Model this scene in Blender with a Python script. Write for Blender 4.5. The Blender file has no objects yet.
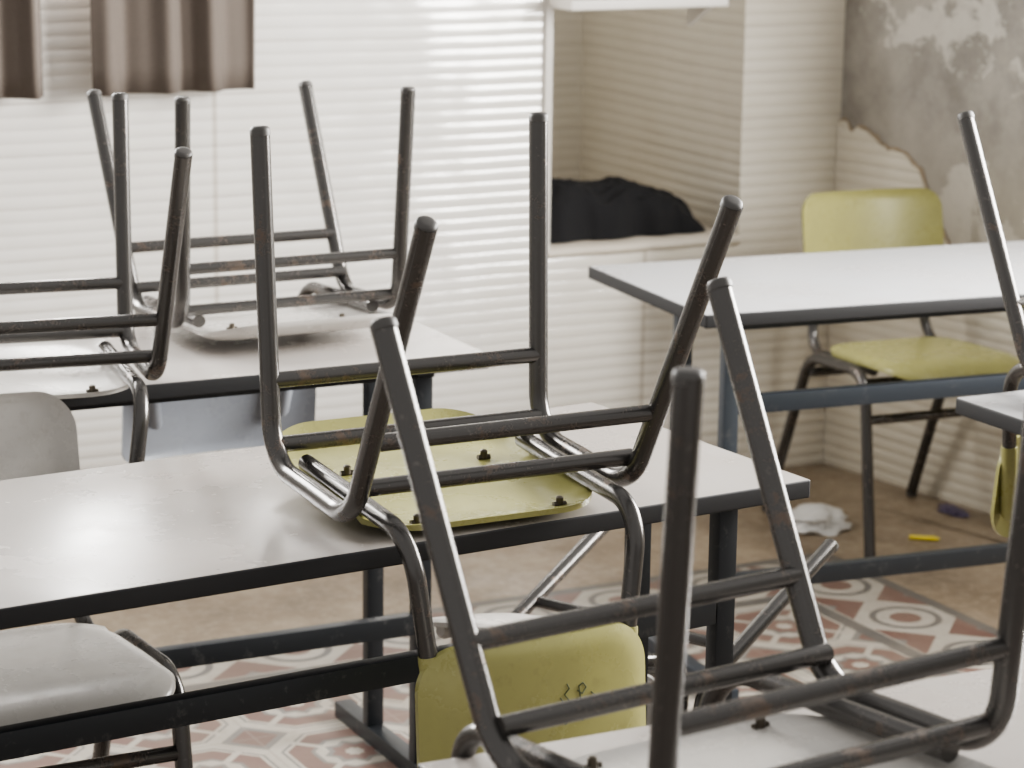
import bpy, bmesh, math, random
from mathutils import Matrix, Vector, noise
random.seed(4)
scene=bpy.context.scene
COL=scene.collection
# ------------------------------------------------------------------ materials
class NT:
    def __init__(s,name):
        s.m=bpy.data.materials.new(name); s.m.use_nodes=True
        s.t=s.m.node_tree; s.b=s.t.nodes['Principled BSDF']
        s._pos=None
    def n(s,typ,**k):
        nd=s.t.nodes.new(typ)
        for a,v in k.items(): setattr(nd,a,v)
        return nd
    def l(s,a,b): s.t.links.new(a,b)
    def put(s,sock,v):
        if hasattr(v,'is_linked') or hasattr(v,'links'): s.l(v,sock)
        else: sock.default_value=v
    def math(s,op,a,b=0.0,c=None):
        nd=s.n('ShaderNodeMath',operation=op); s.put(nd.inputs[0],a); s.put(nd.inputs[1],b)
        if c is not None: s.put(nd.inputs[2],c)
        return nd.outputs[0]
    def pos(s):
        if s._pos is None:
            g=s.n('ShaderNodeNewGeometry'); x=s.n('ShaderNodeSeparateXYZ'); s.l(g.outputs['Position'],x.inputs[0])
            s._pos=(x.outputs[0],x.outputs[1],x.outputs[2],g.outputs['Position'])
        return s._pos
    def obj(s): return s.n('ShaderNodeTexCoord').outputs['Object']
    def noise(s,vec,scale,detail=4,rough=.55,out=0):
        nd=s.n('ShaderNodeTexNoise'); nd.inputs['Scale'].default_value=scale; nd.inputs['Detail'].default_value=detail
        nd.inputs['Roughness'].default_value=rough; s.l(vec,nd.inputs['Vector']); return nd.outputs[out]
    def ramp(s,fac,stops,interp='LINEAR'):
        nd=s.n('ShaderNodeValToRGB'); cr=nd.color_ramp; cr.interpolation=interp
        while len(cr.elements)<len(stops): cr.elements.new(.5)
        for e,(p,c) in zip(cr.elements,stops):
            e.position=p; e.color=(*c,1) if len(c)==3 else c
        s.l(fac,nd.inputs[0]); return nd.outputs[0]
    def mix(s,fac,a,b,mode='MIX'):
        nd=s.n('ShaderNodeMix',data_type='RGBA',blend_type=mode)
        s.put(nd.inputs[0],fac)
        s.put(nd.inputs[6],(*a,1) if isinstance(a,tuple) else a); s.put(nd.inputs[7],(*b,1) if isinstance(b,tuple) else b)
        return nd.outputs[2]
    def bump(s,h,strength=.3,dist=.01):
        nd=s.n('ShaderNodeBump'); nd.inputs['Strength'].default_value=strength; nd.inputs['Distance'].default_value=dist
        s.l(h,nd.inputs['Height']); s.l(nd.outputs[0],s.b.inputs['Normal'])
    def base(s,c): s.put(s.b.inputs['Base Color'],(*c,1) if isinstance(c,tuple) else c)
    def rough(s,v): s.put(s.b.inputs['Roughness'],v)
    def metal(s,v): s.put(s.b.inputs['Metallic'],v)

def mat_plastic(name,c,dirt,rough=.25):
    m=NT(name); o=m.obj()
    f=m.ramp(m.noise(o,9,6,.65),[(.42,(0,0,0)),(.72,(1,1,1))])
    f2=m.ramp(m.noise(o,60,3,.6),[(.56,(0,0,0)),(.72,(1,1,1))])
    base=m.mix(m.math('MULTIPLY',f,.4),c,dirt)
    base=m.mix(m.math('MULTIPLY',f2,.3),base,dirt)
    m.base(base); m.rough(m.math('MULTIPLY_ADD',f,.1,rough)); m.bump(m.noise(o,140,2),.03,.002)
    return m.m
LIME=mat_plastic('lime_plastic',(.38,.365,.145),(.25,.235,.10))
GREY=mat_plastic('grey_plastic',(.57,.55,.52),(.40,.37,.335))
GREY_SHADED=mat_plastic('grey_plastic_shaded',(.29,.31,.35),(.23,.24,.26))  # grey plastic again, with the bluish shade behind the desk put into its colour
def mat_tube():
    m=NT('worn_dark_steel'); o=m.obj()
    rust=m.ramp(m.noise(o,12,9,.8),[(.555,(0,0,0)),(.63,(1,1,1))])
    sc=m.ramp(m.noise(o,110,6,.75),[(.61,(0,0,0)),(.68,(1,1,1))])
    base=m.mix(m.math('MULTIPLY',rust,.6),(.112,.107,.103),(.19,.135,.10))
    base=m.mix(m.math('MULTIPLY',sc,.4),base,(.32,.29,.265))
    m.base(base); m.metal(.7); m.rough(m.math('MULTIPLY_ADD',rust,.12,.25)); m.bump(m.noise(o,40,2),.03,.001)
    return m.m
TUBE=mat_tube()
def mat_frame(name,c):
    m=NT(name); o=m.obj()
    sc=m.ramp(m.noise(o,40,5,.7),[(.58,(0,0,0)),(.7,(1,1,1))])
    m.base(m.mix(m.math('MULTIPLY',sc,.3),c,(.15,.145,.14))); m.metal(.3); m.rough(.4)
    return m.m
FRAME=mat_frame('dark_painted_steel',(.026,.029,.033))
FRAMEB=mat_frame('blue_grey_painted_steel',(.04,.048,.06))
def mat_simple(name,c,r=.6,metal=0):
    m=NT(name); o=m.obj(); f=m.noise(o,30,3)
    m.base(m.mix(m.math('MULTIPLY',f,.3),c,tuple(x*.6 for x in c))); m.rough(r); m.metal(metal); return m.m
CAP=mat_simple('rubber_cap',(.10,.095,.09),.5)
BOLT=mat_simple('bolt_metal',(.10,.085,.065),.4,.6)
INK=mat_simple('dark_ink',(.09,.12,.07),.6)
EDGE=mat_simple('black_edge_band',(.02,.02,.022),.6)
def mat_top(name,c,r=.22):
    m=NT(name); o=m.obj()
    st=m.ramp(m.noise(o,4,6,.65),[(.40,(0,0,0)),(.75,(1,1,1))])
    sp=m.ramp(m.noise(o,90,3,.6),[(.68,(0,0,0)),(.76,(1,1,1))])
    b=m.mix(m.math('MULTIPLY',st,.5),c,(c[0]*.74,c[1]*.67,c[2]*.60))
    b=m.mix(m.math('MULTIPLY',sp,.2),b,(.2,.18,.16))
    m.base(b); m.rough(m.math('MULTIPLY_ADD',st,.12,r)); return m.m
TOP=mat_top('grey_laminate',(.45,.422,.40))
TOPW=mat_top('white_laminate',(.49,.495,.51))
def mat_siding(name,c):
    m=NT(name); x,y,z,P=m.pos()
    PZ=.028
    wv=m.noise(P,1.7,2,.5)
    zw=m.math('ADD',z,m.math('MULTIPLY',wv,.012))
    ph=m.math('MULTIPLY',zw,math.pi/PZ)
    rib=m.math('POWER',m.math('ABSOLUTE',m.math('SINE',ph)),.8)
    zz=m.math('FRACT',m.math('DIVIDE',zw,PZ*4))
    d=m.math('ABSOLUTE',m.math('SUBTRACT',zz,.5))
    gro=m.math('GREATER_THAN',d,.48)
    wob=m.noise(P,3.3,2,.5)
    h=m.math('ADD',m.math('SUBTRACT',rib,m.math('MULTIPLY',gro,.9)),m.math('MULTIPLY',wob,6.5))
    dirt=m.ramp(m.noise(P,3.2,6,.65),[(.42,(0,0,0)),(.8,(1,1,1))])
    patchy=m.ramp(m.noise(P,5.0,3,.6),[(.35,(0,0,0)),(.7,(1,1,1))])
    line=m.ramp(rib,[(.15,(1,1,1)),(.5,(0,0,0))])
    yel=m.math('MINIMUM',m.math('MAXIMUM',m.math('MULTIPLY_ADD',x,.9,-2.3),0.0),1.0)
    c2=m.mix(yel,c,(c[0]*.88,c[1]*.84,c[2]*.75))
    b=m.mix(m.math('MULTIPLY',dirt,m.math('MULTIPLY_ADD',yel,.3,.2)),c2,(c[0]*.74,c[1]*.68,c[2]*.57))
    b=m.mix(m.math('MULTIPLY',line,m.math('MULTIPLY_ADD',patchy,.14,.04)),b,(.42,.37,.31))
    b=m.mix(m.math('MULTIPLY',gro,m.math('MULTIPLY_ADD',patchy,.25,.10)),b,(.38,.33,.28))
    jx=m.math('ABSOLUTE',m.math('SUBTRACT',m.math('FRACT',m.math('DIVIDE',m.math('ADD',x,.72),1.1)),.5))
    jn=m.math('LESS_THAN',jx,.005)
    b=m.mix(m.math('MULTIPLY',jn,.5),b,(.40,.34,.27))
    m.base(b); m.rough(.15); m.bump(h,.5,.004)
    m.b.inputs['Specular IOR Level'].default_value=1.0
    return m.m
SIDING=mat_siding('ribbed_pvc_siding',(.85,.83,.79))
def mat_plaster():
    m=NT('peeling_plaster'); x,y,z,P=m.pos()
    n1=m.noise(P,2.2,8,.68); n2=m.noise(P,7,8,.7); n3=m.noise(P,24,5,.65)
    g=m.ramp(n2,[(.34,(.23,.215,.19)),(.5,(.32,.30,.27)),(.66,(.43,.405,.365))])
    soft=m.ramp(n1,[(.44,(0,0,0)),(.56,(1,1,1))])
    b=m.mix(m.math('MULTIPLY',soft,.6),g,(.46,.43,.38))
    patch2=m.ramp(m.noise(P,2.6,8,.66),[(.565,(0,0,0)),(.585,(1,1,1))])
    b=m.mix(m.math('MULTIPLY',patch2,.75),b,(.66,.63,.57))
    b=m.mix(m.math('MULTIPLY',m.ramp(n3,[(.5,(0,0,0)),(.75,(1,1,1))]),.35),b,(.30,.27,.23))
    low=m.math('MINIMUM',m.math('MAXIMUM',m.math('MULTIPLY_ADD',z,-2.2,2.1),0.0),1.0)
    b=m.mix(m.math('MULTIPLY',low,.4),b,(.38,.32,.24))
    m.base(b); m.rough(.85)
    h=m.math('ADD',m.math('MULTIPLY',n1,.4),m.math('ADD',m.math('MULTIPLY',patch2,.5),m.math('MULTIPLY',n2,.6)))
    m.bump(h,.6,.008); return m.m
PLASTER=mat_plaster()
def mat_floor():
    m=NT('patterned_cement_tiles'); x,y,z,P=m.pos()
    T=.27
    def cell(v,T=T,o=0): return m.math('ABSOLUTE',m.math('SUBTRACT',m.math('FRACT',m.math('DIVIDE',m.math('ADD',v,o),T)),.5))
    a=cell(x); b=cell(y)
    oc=m.math('MAXIMUM',m.math('MAXIMUM',a,b),m.math('MULTIPLY',m.math('ADD',a,b),.7071))
    cream=(.37,.345,.30); red=(.125,.062,.052); grey=(.14,.14,.135)
    dm=m.math('ADD',a,b)
    star=m.math('MINIMUM',m.math('MAXIMUM',a,b),m.math('MULTIPLY',dm,.7071))
    col=m.ramp(oc,[(.0,cream),(.235,grey),(.265,red),(.40,cream),(.425,grey),(.445,cream)],'CONSTANT')
    col=m.mix(m.math('LESS_THAN',star,.15),col,grey)
    col=m.mix(m.math('LESS_THAN',star,.115),col,red)
    col=m.mix(m.math('LESS_THAN',star,.05),col,cream)
    dia=m.math('GREATER_THAN',dm,.76)
    col=m.mix(dia,col,grey)
    dia=m.math('GREATER_THAN',dm,.83)
    col=m.mix(dia,col,red)
    s1=m.math('ABSOLUTE',m.math('SUBTRACT',a,b))
    ln=m.math('MULTIPLY',m.math('LESS_THAN',s1,.035),m.math('MULTIPLY',m.math('GREATER_THAN',oc,.235),m.math('LESS_THAN',dm,.76)))
    col=m.mix(ln,col,cream)
    gr=m.math('GREATER_THAN',m.math('MAXIMUM',a,b),.493)
    col=m.mix(m.math('MULTIPLY',gr,.5),col,(.22,.19,.17))
    X1,Y1=3.22,4.6
    def band(al,ac):
        u=m.math('ABSOLUTE',m.math('SUBTRACT',m.math('FRACT',m.math('DIVIDE',al,.25)),.5))
        v=m.math('ABSOLUTE',m.math('SUBTRACT',m.math('DIVIDE',ac,.25),.5))
        dd=m.math('ADD',u,v)
        rr=m.math('SQRT',m.math('ADD',m.math('MULTIPLY',u,u),m.math('MULTIPLY',v,v)))
        c1=m.ramp(rr,[(0,red),(.13,cream),(.24,(.09,.09,.09)),(.30,cream),(.36,cream)],'CONSTANT')
        c1=m.mix(m.math('GREATER_THAN',dd,.56),c1,red)
        c1=m.mix(m.math('GREATER_THAN',dd,.84),c1,grey)
        return m.mix(m.math('GREATER_THAN',v,.42),c1,cream)
    dx=m.math('SUBTRACT',X1,x); dy=m.math('SUBTRACT',Y1,y)
    bx=m.math('LESS_THAN',dx,.25); by=m.math('LESS_THAN',dy,.25)
    col=m.mix(by,col,band(x,dy)); col=m.mix(bx,col,band(y,dx))
    for dd in (dx,dy):
        e=m.math('LESS_THAN',m.math('ABSOLUTE',m.math('SUBTRACT',dd,.252)),.018); col=m.mix(m.math('MULTIPLY',e,m.math('MULTIPLY',m.math('GREATER_THAN',dx,.23),m.math('GREATER_THAN',dy,.23))),col,(.075,.075,.075))
        e=m.math('LESS_THAN',m.math('ABSOLUTE',m.math('SUBTRACT',dd,.015)),.015); col=m.mix(e,col,(.075,.075,.075))
    pl=m.math('MAXIMUM',m.math('LESS_THAN',dx,0.0),m.math('LESS_THAN',dy,0.0))
    n=m.noise(P,3.2,8,.72); sp=m.ramp(m.noise(P,38,6,.8),[(.48,(0,0,0)),(.62,(1,1,1))])
    plain=m.ramp(n,[(.32,(.125,.09,.058)),(.5,(.24,.18,.12)),(.68,(.37,.295,.21))])
    plain=m.mix(m.math('MULTIPLY',sp,.45),plain,(.46,.385,.29))
    col=m.mix(pl,col,plain)
    dirt=m.ramp(m.noise(P,5,8,.75),[(.40,(0,0,0)),(.68,(1,1,1))])
    col=m.mix(m.math('MULTIPLY_ADD',dirt,.42,.10),col,(.24,.20,.155))
    m.base(col); m.rough(m.math('MULTIPLY_ADD',dirt,.3,.36)); m.bump(m.noise(P,40,4),.12,.003); return m.m
FLOOR=mat_floor()
def mat_cloth(name,c,sc=300,r=.95):
    m=NT(name); o=m.obj(); f=m.noise(o,sc,2); m.base(m.mix(f,c,tuple(v*.7 for v in c))); m.rough(r); m.bump(f,.15,.001)
    return m.m
CURT=mat_cloth('taupe_curtain_cloth',(.19,.16,.138)); BLACK=mat_cloth('black_cloth',(.010,.010,.012),300,.9)
WHITE=mat_simple('white_paint',(.74,.71,.66),.5); PAPER=mat_simple('crumpled_white_plastic',(.75,.74,.72),.5)
SILLM=mat_top('stained_white_sill',(.64,.59,.51),.5)
YELLOW=mat_simple('yellow_plastic',(.75,.6,.05),.4); PURPLE=mat_simple('purple_plastic',(.10,.08,.14),.4)
TANM=mat_simple('brown_broken_plaster_edge',(.40,.32,.23),.9)
# ------------------------------------------------------------------ mesh helpers
def finish(bm,name,mats,smooth=True,angle=None):
    bmesh.ops.recalc_face_normals(bm,faces=bm.faces)
    me=bpy.data.meshes.new(name); bm.to_mesh(me); bm.free()
    for mt in (mats if isinstance(mats,(list,tuple)) else [mats]): me.materials.append(mt)
    if smooth:
        for p in me.polygons: p.use_smooth=True
        if angle: me.set_sharp_from_angle(angle=math.radians(angle))
    return me
def fillet(pts,rads,n=8):
    out=[Vector(pts[0])]
    for i in range(1,len(pts)-1):
        p=Vector(pts[i]);a=(Vector(pts[i-1])-p).normalized();b=(Vector(pts[i+1])-p).normalized()
        r=rads[i-1]
        if r<=0: out.append(p);continue
        ang=a.angle(b); d=r/math.tan(ang/2); c=p+(a+b).normalized()*(r/math.sin(ang/2))
        s=p+a*d-c; e=p+b*d-c; tot=s.angle(e); ax=s.cross(e).normalized()
        for k in range(n+1): out.append(c+Matrix.Rotation(tot*k/n,3,ax)@s)
    out.append(Vector(pts[-1])); return out
def sweep(bm,path,r,seg=14,dome=0,mat=0):
    path=[Vector(p) for p in path]; rings=[]; t0=(path[1]-path[0]).normalized()
    u=t0.orthogonal().normalized()
    for i,p in enumerate(path):
        if i==0:t=t0
        elif i==len(path)-1:t=(path[-1]-path[-2]).normalized()
        else:t=((path[i+1]-p).normalized()+(p-path[i-1]).normalized()).normalized()
        u=(u-t*u.dot(t)).normalized(); v=t.cross(u)
        rr=r[i] if isinstance(r,list) else r
        rings.append([bm.verts.new(p+(u*math.cos(2*math.pi*k/seg)+v*math.sin(2*math.pi*k/seg))*rr) for k in range(seg)])
    for a,b in zip(rings,rings[1:]):
        for k in range(seg):
            f=bm.faces.new((a[k],a[(k+1)%seg],b[(k+1)%seg],b[k])); f.material_index=mat
    for q in (rings[0],rings[-1]):
        f=bm.faces.new(q); f.material_index=mat
def box(bm,lo,hi,mat=0):
    v=[bm.verts.new((x,y,z)) for x in (lo[0],hi[0]) for y in (lo[1],hi[1]) for z in (lo[2],hi[2])]
    for idx in ((0,1,3,2),(4,6,7,5),(0,4,5,1),(2,3,7,6),(0,2,6,4),(1,5,7,3)):
        f=bm.faces.new([v[i] for i in idx]); f.material_index=mat
def bevel(bm,w,seg=2): bmesh.ops.bevel(bm,geom=list(bm.edges),offset=w,segments=seg,affect='EDGES',profile=.6)
def boxmesh(name,lo,hi,mt,bv=.003):
    bm=bmesh.new(); box(bm,lo,hi)
    if bv: bevel(bm,bv)
    return finish(bm,name,mt,True,40)
def shell(bm,w,h,rad,thick,fn,rings=9,rim=0.0,cn=14):
    out=[]
    for cx,cy,a0 in ((w/2-rad,h/2-rad,0),(-w/2+rad,h/2-rad,90),(-w/2+rad,-h/2+rad,180),(w/2-rad,-h/2+rad,270)):
        for k in range(cn+1):
            a=math.radians(a0+90*k/cn); out.append((cx+rad*math.cos(a),cy+rad*math.sin(a)))
    res=[]
    for i in range(len(out)):
        a=out[i];b=out[(i+1)%len(out)]
        res.append(a); L=math.hypot(b[0]-a[0],b[1]-a[1]); n=int(L/.03)
        for k in range(1,n): res.append((a[0]+(b[0]-a[0])*k/n,a[1]+(b[1]-a[1])*k/n))
    out=res;N=len(out)
    def layer(o):
        rg=[]
        for k in range(1,rings+1):
            s=(k/rings)**.8
            rg.append([bm.verts.new(fn(x*s,y*s,o,s)) for x,y in out])
        c=bm.verts.new(fn(0,0,o,0))
        for i in range(N): bm.faces.new((c,rg[0][i],rg[0][(i+1)%N]))
        for a,b in zip(rg,rg[1:]):
            for i in range(N): bm.faces.new((a[i],a[(i+1)%N],b[(i+1)%N],b[i]))
        return rg[-1]
    A=layer(thick/2);B=layer(-thick/2)
    for i in range(N): bm.faces.new((A[i],A[(i+1)%N],B[(i+1)%N],B[i]))
def new(name,me,parent=None,mw=None):
    o=bpy.data.objects.new(name,me); COL.objects.link(o)
    if parent is not None: o.parent=parent
    if mw is not None: o.matrix_world=mw
    return o
def root(name,label,cat,mw,group=None,me=None):
    o=bpy.data.objects.new(name,me); COL.objects.link(o); o.matrix_world=mw
    if me is None: o.empty_display_size=.1
    o['label']=label; o['category']=cat
    if group:o['group']=group
    return o
# ------------------------------------------------------------------ chair (frame drawn with feet toward +z)
W,L,A,HF,S,HR,Q,ZF,ZR=.389,.231,.047,.407,.183,.387,.005,.101,.105
R=.0127
cache={}
def C(key,fn):
    if key not in cache: cache[key]=fn()
    return cache[key]
def m_leg(side,front):
    bm=bmesh.new(); w=W/2*side; q=Q*side
    if front: pts=[(w+q,-L/2-A,HF-.004),(w,-L/2-.002,-.001),(w,0,0)];r=.062
    else: pts=[(w+q,L/2+S,HR-.004),(w,L/2+.003,-.001),(w,0,0)];r=.075
    sweep(bm,fillet(pts,[r],14),R,20); return finish(bm,'leg',TUBE,True,50)
def m_cap(side,front):
    bm=bmesh.new(); w=W/2*side; q=Q*side
    if front: a=Vector((w+q,-L/2-A,HF));b=Vector((w,-L/2,0))
    else: a=Vector((w+q,L/2+S,HR));b=Vector((w,L/2,0))
    d=(a-b).normalized()
    sweep(bm,[a-d*.010,a-d*.0098,a-d*.004,a-d*.0012,a+d*.0006,a+d*.0012],[R*1.0,R*1.03,R*1.03,R*.96,R*.8,R*.5],20); return finish(bm,'foot_cap',CAP,True,60)
def m_bar(y,z,half):
    bm=bmesh.new(); sweep(bm,[(-half,y,z),(half,y,z)],.0103,16); return finish(bm,'crossbar',TUBE,True,50)
TI=.037
XE=.122
ZE=-.25
def tube_at(side,ext,z):
    t=z/ZE
    return Vector((((W/2-TI)*(1-t)+XE*t)*side,L/2+ext+.034*t,z))
def m_btube(side,ext):
    bm=bmesh.new(); x=(W/2-TI)*side
    pts=[(x,-L/2+.02,.001),(x,L/2+ext,.001),tube_at(side,ext,ZE)]
    sweep(bm,fillet(pts,[.06],12),.0116,16); return finish(bm,'backrest_tube',TUBE,True,50)
def back_fn(ext,zc,off=.0165):
    def fn(u,v,o,s=0):
        z=zc+v; e=max(0,(s-.8)/.2)
        y=L/2+ext+.034*(z/ZE)+off+.016*(1-(u/.133)**2)-.006*e*e+o
        return (u,y,z)
    return fn
def m_back(ext,mt,bw,bh,zc,front,rad):
    bm=bmesh.new()
    shell(bm,bw,bh,rad,.008,back_fn(ext,zc,-.018 if front else .0165),14)
    if not front:
        for sd in (-1,1):
            zs=[zc+bh/2-.012,zc+bh/2-.018,(zc+bh/2+ZE)/2,ZE-.004,ZE-.012]
            sweep(bm,[tube_at(sd,ext,z) for z in zs],[.0128,.0136,.0136,.0130,.008],14)
    return finish(bm,'backrest',mt,True,50)
def m_seat(mt):
    bm=bmesh.new(); y0=-L/2-.115; y1=L/2+.012
    D=y1-y0; cy=(y0+y1)/2
    def fn(u,v,o,s):
        y=cy+v; f=max(0,(y0+.09-y)/.09)
        e=max(0,(s-.80)/.20)
        z=-.0235+.018*f*f+.012*e*e*(1 if y<y1-.05 else .5)
        k=1-.08*max(0,(y-cy)/D)
        return (u*k,y,z+o)
    shell(bm,.352,D,.085,.007,fn,26); return finish(bm,'seat',mt,True,60)
def m_bolt(x,y):
    bm=bmesh.new(); sweep(bm,[(x,y,-.019),(x,y,-.009),(x,y,-.0075)],[.005,.005,.003],12)
    sweep(bm,[(x-.009,y,-.0175),(x+.009,y,-.0175)],.0035,8); return finish(bm,'bolt',BOLT,True,40)
def chair(M,base,label,color,ext=.1,group=None,bcol=None,bw=.325,bh=.185,zc=-.235,scribble=False,front=False,rad=.055):
    mts={'lime':LIME,'grey':GREY,'blue':GREY_SHADED}; bcol=bcol or color  # 'blue' means the grey plastic with shadow tone painted in
    rt=root('chair',label,'chair',Matrix.Translation(base),group)
    bpy.context.view_layer.update()
    B=rt.matrix_world.inverted()@M
    def part(name,me,par=None):
        o=bpy.data.objects.new(name,me); COL.objects.link(o)
        if par is None: o.parent=rt; o.matrix_basis=B
        else: o.parent=par
        return o
    part('seat',C(('seat',color),lambda:m_seat(mts[color])))
    bk=part('backrest',C(('back',bcol,ext,bw,bh,zc,front,rad),lambda:m_back(ext,mts[bcol],bw,bh,zc,front,rad)))
    if bcol!=color: bk['label']='grey plastic backrest, bluish shade painted into its colour'
    if scribble:
        bm=bmesh.new(); fn=back_fn(ext,zc)
        def line(pts): sweep(bm,[fn(-u,v,.0045) for u,v in pts],.0007,6)
        line([(.030+.004*math.sin(t*2.2),.045-.006*t+.0) for t in range(9)])
        line([(.045,.035),(.052,.03),(.058,.037),(.053,.043),(.047,.04),(.05,.02),(.046,.005),(.052,-.002)])
        line([(.020,.03),(.026,.022),(.020,.012),(.027,.004)])
        line([(.065,.03),(.072,.024),(.066,.014)])
        part('pen_scribble',finish(bm,'pen_scribble',INK),bk)
    for sd in (1,-1):
        for fr in (True,False):
            lg=part('leg',C(('leg',sd,fr),lambda:m_leg(sd,fr)))
            part('foot_cap',C(('cap',sd,fr),lambda:m_cap(sd,fr)),lg)
        part('backrest_tube',C(('bt',sd,ext),lambda:m_btube(sd,ext)))
    hw=W/2
    for k,(y,z) in enumerate([(-L/2-A*ZF/HF,ZF),(L/2+S*ZR/HR,ZR),(-L/2+.006,.024),(L/2+.002,.036)]):
        part('crossbar',C(('bar',k),lambda:m_bar(y,z,hw)))
    for k,(x,y) in enumerate([(-.10,-L/2+.02),(.10,-L/2+.02),(-.1,L/2-.01),(.1,L/2-.01)]):
        part('bolt',C(('bolt',k),lambda:m_bolt(x,y)))
    return rt
def inv(x,y,phi,t,k,label,color,ext=.1,group='upturned chairs on the desks',**kw):
    M=Matrix.Translation((x,y,.79))@Matrix.Rotation(phi,4,'Z')@Matrix.Rotation(t,4,'X')@Matrix.Diagonal((1,k,k,1))
    return chair(M,(x,y,.752),label,color,ext,group,**kw)
def upr(x,y,phi,k,label,color,ext=.06,group='chairs standing on the floor',**kw):
    M=Matrix.Translation((x,y,.402*k))@Matrix.Rotation(phi,4,'Z')@Matrix.Rotation(math.pi+.043,4,'X')@Matrix.Diagonal((1,k,k,1))
    return chair(M,(x,y,0),label,color,ext,group,**kw)
inv(1.421,2.870,3.143,-.059,1.055,'upturned school chair, lime seat, worn dark tube legs','lime',.085,bw=.315,bh=.20,zc=-.225,scribble=True)
inv(1.632,4.005,.014,-.036,.919,'upturned school chair, pale grey seat, backrest hanging over desk edge','grey',.10,bcol='blue',bw=.37,rad=.025)
inv(1.099,3.708,3.008,-.032,.957,'upturned school chair, grey seat, dark tube legs, beside another chair','grey',.09,bh=.17,zc=-.215)
inv(1.218,1.845,.121,-.039,.990,'large upturned school chair, pale grey seat, dark worn tube legs','grey',.125)
inv(2.683,2.912,.002,-.025,1.0,'upturned school chair with lime green backrest hanging off a desk','lime',.10,bw=.30,bh=.175,zc=-.213)
upr(.985,3.365,math.pi,1.075,'grey plastic school chair standing upright behind a desk','grey',.05,zc=-.24,front=True,bw=.325)
upr(3.46,4.635,math.pi-.08,1.035,'lime green school chair standing between white desk and wall','lime',bw=.37,zc=-.25,bh=.20,front=True,rad=.045)
d=Vector((.88,.42,-.06)).normalized(); yl=Vector((0,0,1)); yl=(yl-d*yl.dot(d)).normalized(); xl=yl.cross(d)
k=.93
M=Matrix(((xl.x,yl.x*k,d.x*k,1.885),(xl.y,yl.y*k,d.y*k,3.30),(xl.z,yl.z*k,d.z*k,.222),(0,0,0,1)))
chair(M,(1.885,3.30,0),'grey school chair toppled forward, feet in the air, under desk','grey',.045,'chairs standing on the floor',zc=-.195,bw=.34,bh=.21)
# ------------------------------------------------------------------ tables
def table(x,y,phi,length,dx,D,vneg,label,top,fr,zl=.205):
    v0=-D if vneg else 0.0
    x0,x1=(0,length) if dx>0 else (-length,0)
    M=Matrix.Translation((x,y,0))@Matrix.Rotation(phi,4,'Z')
    rt=root('school_desk',label,'table',M,'classroom desks')
    bm=bmesh.new()
    box(bm,(x0,v0,.7245),(x1,v0+D,.75)); bevel(bm,.003,3)
    bmesh.ops.recalc_face_normals(bm,faces=bm.faces)
    for f in bm.faces: f.material_index=0 if (f.normal.z>.9) else 1
    me=finish(bm,'tabletop',[top,EDGE],True,40)
    def part(n,me,par=rt):
        o=bpy.data.objects.new(n,me); COL.objects.link(o); o.parent=par; return o
    part('tabletop',me)
    h=.0155; a=.088; b1=v0+.075; b2=v0+.275
    for xx in (x0+a,x1-a):
        for bb in (b1,b2):
            part('leg',boxmesh('leg',(xx-h,bb-h*.8,.03),(xx+h,bb+h*.8,.705),fr))
        part('foot',boxmesh('foot',(xx-h-.001,b1-.05,0),(xx+h+.001,v0+D-.06,.03),fr))
        part('top_bracket',boxmesh('top_bracket',(xx-h,b1-.02,.705),(xx+h,v0+D-.05,.724),fr))
    part('stretcher',boxmesh('stretcher',(x0+a+h,b1-.012,.545),(x1-a-h,b1+.012,.58),fr))
    part('stretcher',boxmesh('stretcher',(x0+a+h,b1-.012,zl),(x1-a-h,b1+.012,zl+.035),FRAME))
    part('apron_rail',boxmesh('apron_rail',(x0+a+h,b1-.01,.703),(x1-a-h,b1+.01,.724),fr))
    return rt
table(1.914,2.774,.079,1.32,-1,.527,False,'long grey-topped school desk with black edge carrying an upturned chair',TOP,FRAME)
table(1.89,3.676,-.019,1.35,-1,.475,False,'long grey-topped school desk carrying two upturned chairs',TOP,FRAME,.26)
table(2.391,3.811,-.101,1.3,1,.527,False,'white-topped school desk with blue-grey frame beside the peeling wall',TOPW,FRAMEB)
table(2.396,3.094,0,1.3,1,.527,True,'white-topped school desk with dark edge, only its corner showing',TOPW,FRAME)
table(.985,2.057,-.018,1.25,1,.527,True,'grey-topped school desk under a large upturned chair',TOP,FRAME)
# ------------------------------------------------------------------ room
def struct(name,me):
    o=new(name,me); o['kind']='structure'; return o
bm=bmesh.new(); box(bm,(-3,-1.5,-.05),(5,6.4,0)); struct('floor',finish(bm,'floor',FLOOR,False))
YB=5.274; NX0,NX1,ND,SZ=2.86,3.395,.80,.60; XR=3.685
bm=bmesh.new()
WX0,WX1,WZ0,WZ1=.2,2.15,1.42,2.35
box(bm,(-3,YB,0),(WX0,YB+.14,2.9)); box(bm,(WX0,YB,0),(WX1,YB+.14,WZ0)); box(bm,(WX0,YB,WZ1),(WX1,YB+.14,2.9))
box(bm,(WX1,YB,0),(NX0,YB+.14,2.9)); box(bm,(NX0,YB,0),(NX1,YB+ND,SZ)); box(bm,(NX0,YB,2.2),(NX1,YB+ND,2.9))
box(bm,(NX1,YB,0),(XR+.3,YB+ND,2.9)); box(bm,(NX0-.1,YB+ND,0),(XR+.3,YB+ND+.1,2.9)); box(bm,(NX0-.1,YB+.14,0),(NX0,YB+ND,2.9))
struct('wall_back',finish(bm,'wall_back',SIDING,False))
WM=Matrix.Translation((XR,YB,0))@Matrix.Rotation(math.atan2(.1417,1),4,'Z')
bm=bmesh.new()
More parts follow.
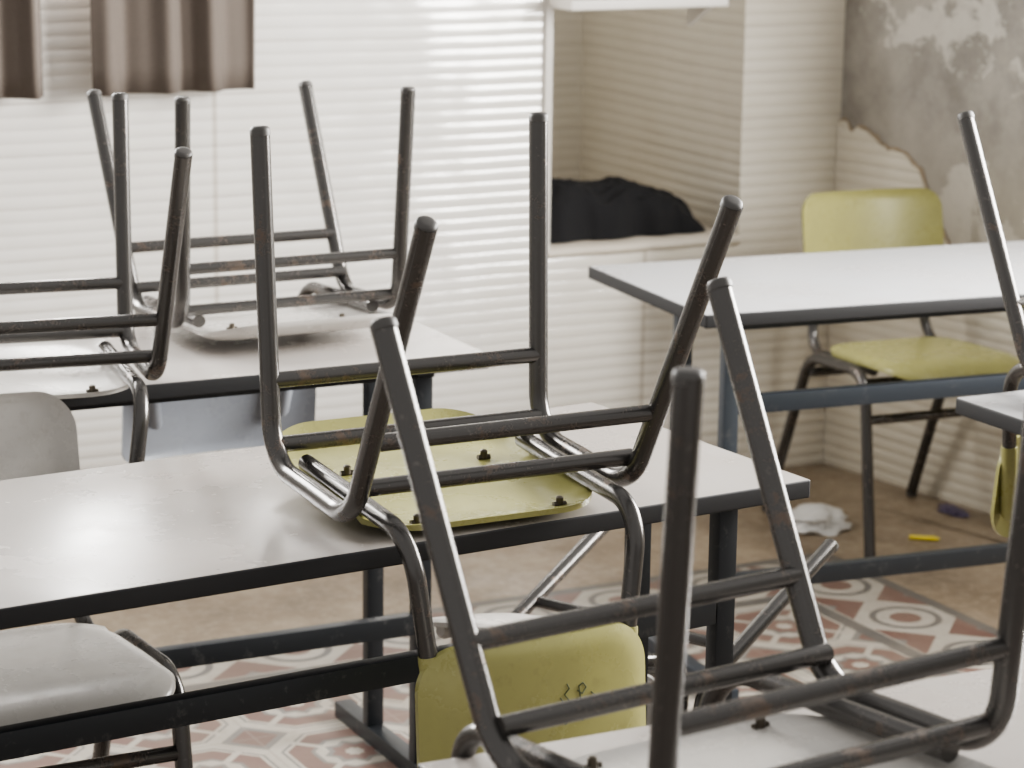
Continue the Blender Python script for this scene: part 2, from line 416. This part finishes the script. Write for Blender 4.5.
box(bm,(0,-1.5,0),(.2,.25,2.9)); box(bm,(0,-3.2,0),(.2,-1.5,1.1)); box(bm,(0,-3.2,2.3),(.2,-1.5,2.9)); box(bm,(0,-6.8,0),(.2,-3.2,2.9))
o=struct('wall_right',finish(bm,'wall_right',PLASTER,False)); o.matrix_world=WM
base_prof=[(0,.87),(-.07,.86),(-.12,.855),(-.15,.83),(-.21,.825),(-.25,.80),(-.29,.79),(-.31,.76),(-.33,.72),(-.36,.67),(-.39,.62),(-.45,.58),(-.62,.56),(-.8,.55),(-1.2,.56),(-2,.56),(-3.2,.56),(-4.6,.56)]
prof=[]; rnd=random.Random(2)
for (a,b),(c,dd) in zip(base_prof,base_prof[1:]):
    n=max(1,int(abs(c-a)/.013)) if a>-1.2 else 1
    for q in range(n):
        t=q/n; prof.append((a+(c-a)*t,b+(dd-b)*t+(rnd.uniform(-.011,.011) if a>-1.2 and (a,q)!=(0,0) else 0)))
prof.append(base_prof[-1])
bm=bmesh.new(); fr=[];bk=[]
for yy,zz in prof:
    fr.append((bm.verts.new((-.012,yy,0)),bm.verts.new((-.012,yy,zz)))); bk.append((bm.verts.new((0,yy,0)),bm.verts.new((0,yy,zz))))
for i in range(len(prof)-1):
    bm.faces.new((fr[i][0],fr[i+1][0],fr[i+1][1],fr[i][1])); bm.faces.new((fr[i][1],fr[i+1][1],bk[i+1][1],bk[i][1]))
o=struct('trim_1',finish(bm,'trim_1',SIDING,False)); o.matrix_world=WM
bm=bmesh.new()
pp=[(-.003,a,b+.003) for a,b in prof if a>-1.1]
sweep(bm,pp,[rnd.uniform(.002,.007) for _ in pp],6)
o=struct('trim_2',finish(bm,'trim_2',TANM)); o.matrix_world=WM
struct('trim_3',boxmesh('trim_3',(NX0-.016,YB-.010,SZ),(NX0+.004,YB+.02,2.9),WHITE,.003))
bm=bmesh.new(); N=40
for i in range(N+1):
    x=NX0+(NX1-NX0)*i/N; nz=noise.noise(Vector((x*9,0,0)))*.006+noise.noise(Vector((x*31,4,0)))*.003; zz=SZ+.010+nz*.5
    ring=[(YB-.001,SZ-.016+nz),(YB-.008+nz,SZ-.010),(YB-.009+nz,SZ-.002),(YB-.004+nz,SZ+.005),(YB+.012,zz),(YB+ND-.01,zz),(YB+ND-.01,SZ-.012)]
    cur=[bm.verts.new((x,a,b)) for a,b in ring]; nr=len(ring)
    if i:
        for q in range(nr): bm.faces.new((prev[q],prev[(q+1)%nr],cur[(q+1)%nr],cur[q]))
    else: bm.faces.new(cur)
    prev=cur
bm.faces.new(prev)
struct('trim_4',finish(bm,'trim_4',SILLM,True,70))
bm=bmesh.new()
for x in (WX0+.03,(WX0+WX1)/2,WX1-.03): box(bm,(x-.03,YB+.03,WZ0),(x+.03,YB+.09,WZ1))
box(bm,(WX0,YB+.03,WZ0),(WX1,YB+.09,WZ0+.05)); box(bm,(WX0,YB+.03,WZ1-.05),(WX1,YB+.09,WZ1))
struct('window_1',finish(bm,'window_1',WHITE,False))
bm=bmesh.new()
for y in (-3.17,-2.35,-1.53): box(bm,(.05,y-.03,1.1),(.11,y+.03,2.3))
box(bm,(.05,-3.2,1.1),(.11,-1.5,1.15)); box(bm,(.05,-3.2,2.25),(.11,-1.5,2.3))
o=struct('window_2',finish(bm,'window_2',WHITE,False)); o.matrix_world=WM
sh=root('wall_shelf','white board shelf on a small bracket above the niche','shelf',Matrix.Translation((3.05,YB-.1,1.175)))
o=new('board',boxmesh('board',(-.20,-.02,0),(.22,.099,.022),WHITE),sh)
bm=bmesh.new(); vs=[(.18,.10,0),(.18,.0,0),(.18,.10,-.055)]
A_=[bm.verts.new(v) for v in vs];B_=[bm.verts.new((v[0]+.015,v[1],v[2])) for v in vs]
bm.faces.new(A_);bm.faces.new(B_)
for i in range(3): bm.faces.new((A_[i],A_[(i+1)%3],B_[(i+1)%3],B_[i]))
new('bracket',finish(bm,'bracket',WHITE,False),sh)
def curtain(x0,x1,nf,seed,label):
    bm=bmesh.new(); rnd=random.Random(seed); ph=rnd.random()*6; N=110;K=24; g=[]
    zb=1.022
    for i in range(N+1):
        t=i/N; row=[]
        for q in range(K+1):
            s=q/K; z=zb+(2.42-zb)*s
            xx=x0+(x1-x0)*t+.010*math.sin(t*nf*6.28*.5+ph+s*1.3)
            y=YB-.075+.020*math.sin(t*nf*6.283+ph+.5*math.sin(3*s+seed))+.005*math.sin(t*nf*2.1*6.28+2*s)
            row.append(bm.verts.new((xx,y,z)))
        g.append(row)
    for a,b in zip(g,g[1:]):
        for q in range(K): bm.faces.new((a[q],b[q],b[q+1],a[q+1]))
    me=finish(bm,'curtain',CURT)
    o=root('curtain',label,'curtain',Matrix.Identity(4),'window curtains',me)
    md=o.modifiers.new('t','SOLIDIFY'); md.thickness=.004
curtain(1.15,1.635,5,1,'grey-brown cloth curtain hanging in folds in front of window')
curtain(1.735,2.09,3,5,'grey-brown cloth curtain hanging in folds in front of window')
bm=bmesh.new(); sweep(bm,[(.3,YB-.09,2.44),(2.3,YB-.09,2.44)],.012,12)
for x in (.35,2.25): sweep(bm,[(x,YB-.09,2.44),(x,YB,2.44)],.008,8)
root('curtain_rod','plain metal curtain rod fixed above the window','curtain rod',Matrix.Identity(4),None,finish(bm,'curtain_rod',FRAME))
bm=bmesh.new(); NU,NV=120,60; g=[]
for i in range(NU+1):
    u=i/NU*2-1; row=[]
    for j in range(NV+1):
        v=j/NV*2-1
        env=max(0,1-abs(u)**6)*max(0,1-abs(v)**3)
        prof_=.112-.030*u+.007*math.sin(u*7.5+.6)
        fold=noise.noise(Vector((u*2.4+v*1.2+3,v*1.8-u*.9,8.3)))
        fold2=abs(noise.noise(Vector((u*4.0-v*2.2,v*2.4+u*1.5,5.1))))
        hgt=prof_*env**.5+env**.7*(.022*fold-.030*fold2+.006)
        xx=u*.225*(1-.08*noise.noise(Vector((v*2,u*3,9)))); yy=v*.11*(1+.2*noise.noise(Vector((u*3,v,4))))
        row.append(bm.verts.new((xx,yy,max(0,hgt))))
    g.append(row)
for a,b in zip(g,g[1:]):
    for q in range(NV): bm.faces.new((a[q],b[q],b[q+1],a[q+1]))
root('jacket','crumpled black jacket lying on the niche ledge','clothing',Matrix.Translation((3.105,YB+.15,SZ+.0135)),None,finish(bm,'jacket',BLACK))
def crumple(name,loc,sx,sy,sz,mt,label,cat,seed):
    bm=bmesh.new(); bmesh.ops.create_icosphere(bm,subdivisions=4,radius=1)
    for v in bm.verts:
        p=v.co.copy(); n=1+.5*noise.noise(p*1.6+Vector((seed,0,0)))+.16*noise.noise(p*4+Vector((0,seed,0)))
        v.co=Vector((p.x*sx*n,p.y*sy*n,max(p.z,-.4)*sz*n))
    zm=min(v.co.z for v in bm.verts)
    for v in bm.verts: v.co.z-=zm
    me=finish(bm,name,mt,True,35); root(name,label,cat,Matrix.Translation(loc),None,me)
crumple('plastic_bag',(3.31,4.78,0),.085,.07,.028,PAPER,'crumpled white plastic bag lying on the floor','litter',3)
crumple('paper_scrap',(3.68,4.74,0),.022,.045,.010,PURPLE,'small dark purple wrapper scrap on the floor by wall','litter',8)
bm=bmesh.new(); sweep(bm,[(-.025,.024,.006),(.018,-.012,.006),(.028,-.02,.006)],[.0055,.0055,.0025],10)
root('marker_cap','small yellow plastic pen piece on the floor','litter',Matrix.Translation((3.475,4.575,0)),None,finish(bm,'marker_cap',YELLOW))
# ------------------------------------------------------------------ light
w=bpy.data.worlds.new('w'); scene.world=w; w.use_nodes=True
w.node_tree.nodes['Background'].inputs[0].default_value=(1,.98,.955,1); w.node_tree.nodes['Background'].inputs[1].default_value=.66
def area(name,M,sx,sy,e,c=(1,1,1)):
    l=bpy.data.lights.new(name,'AREA'); l.shape='RECTANGLE'; l.size=sx; l.size_y=sy; l.energy=e; l.color=c
    o=bpy.data.objects.new(name,l); COL.objects.link(o); o.matrix_world=M
area('window_light',Matrix.Translation(((WX0+WX1)/2,YB+.02,(WZ0+WZ1)/2))@Matrix.Rotation(math.radians(-90),4,'X'),WX1-WX0,WZ1-WZ0,260,(1,.985,.955))
area('window_light',WM@Matrix.Translation((.03,-2.35,1.7))@Matrix.Rotation(math.radians(90),4,'Y'),1.2,1.7,320,(1,.98,.945))
scene.view_settings.look='AgX - Medium High Contrast'
# ------------------------------------------------------------------ camera
f,pitch,yaw,roll,H=2574.75,.221,.484,.013,1.628
cy,sy=math.cos(yaw),math.sin(yaw);cp,sp=math.cos(pitch),math.sin(pitch)
F=Vector((sy*cp,cy*cp,-sp));Rr=Vector((cy,-sy,0));U=Rr.cross(F)
R2=Rr*math.cos(roll)+U*math.sin(roll);U2=U*math.cos(roll)-Rr*math.sin(roll)
cd=bpy.data.cameras.new('camera'); cd.sensor_width=36; cd.lens=f/1024*36; cd.clip_start=.05
cd.dof.use_dof=True; cd.dof.focus_distance=3.25; cd.dof.aperture_fstop=7
co=bpy.data.objects.new('camera',cd); COL.objects.link(co)
co.matrix_world=Matrix(((R2.x,U2.x,-F.x,0),(R2.y,U2.y,-F.y,0),(R2.z,U2.z,-F.z,H),(0,0,0,1)))
scene.camera=co
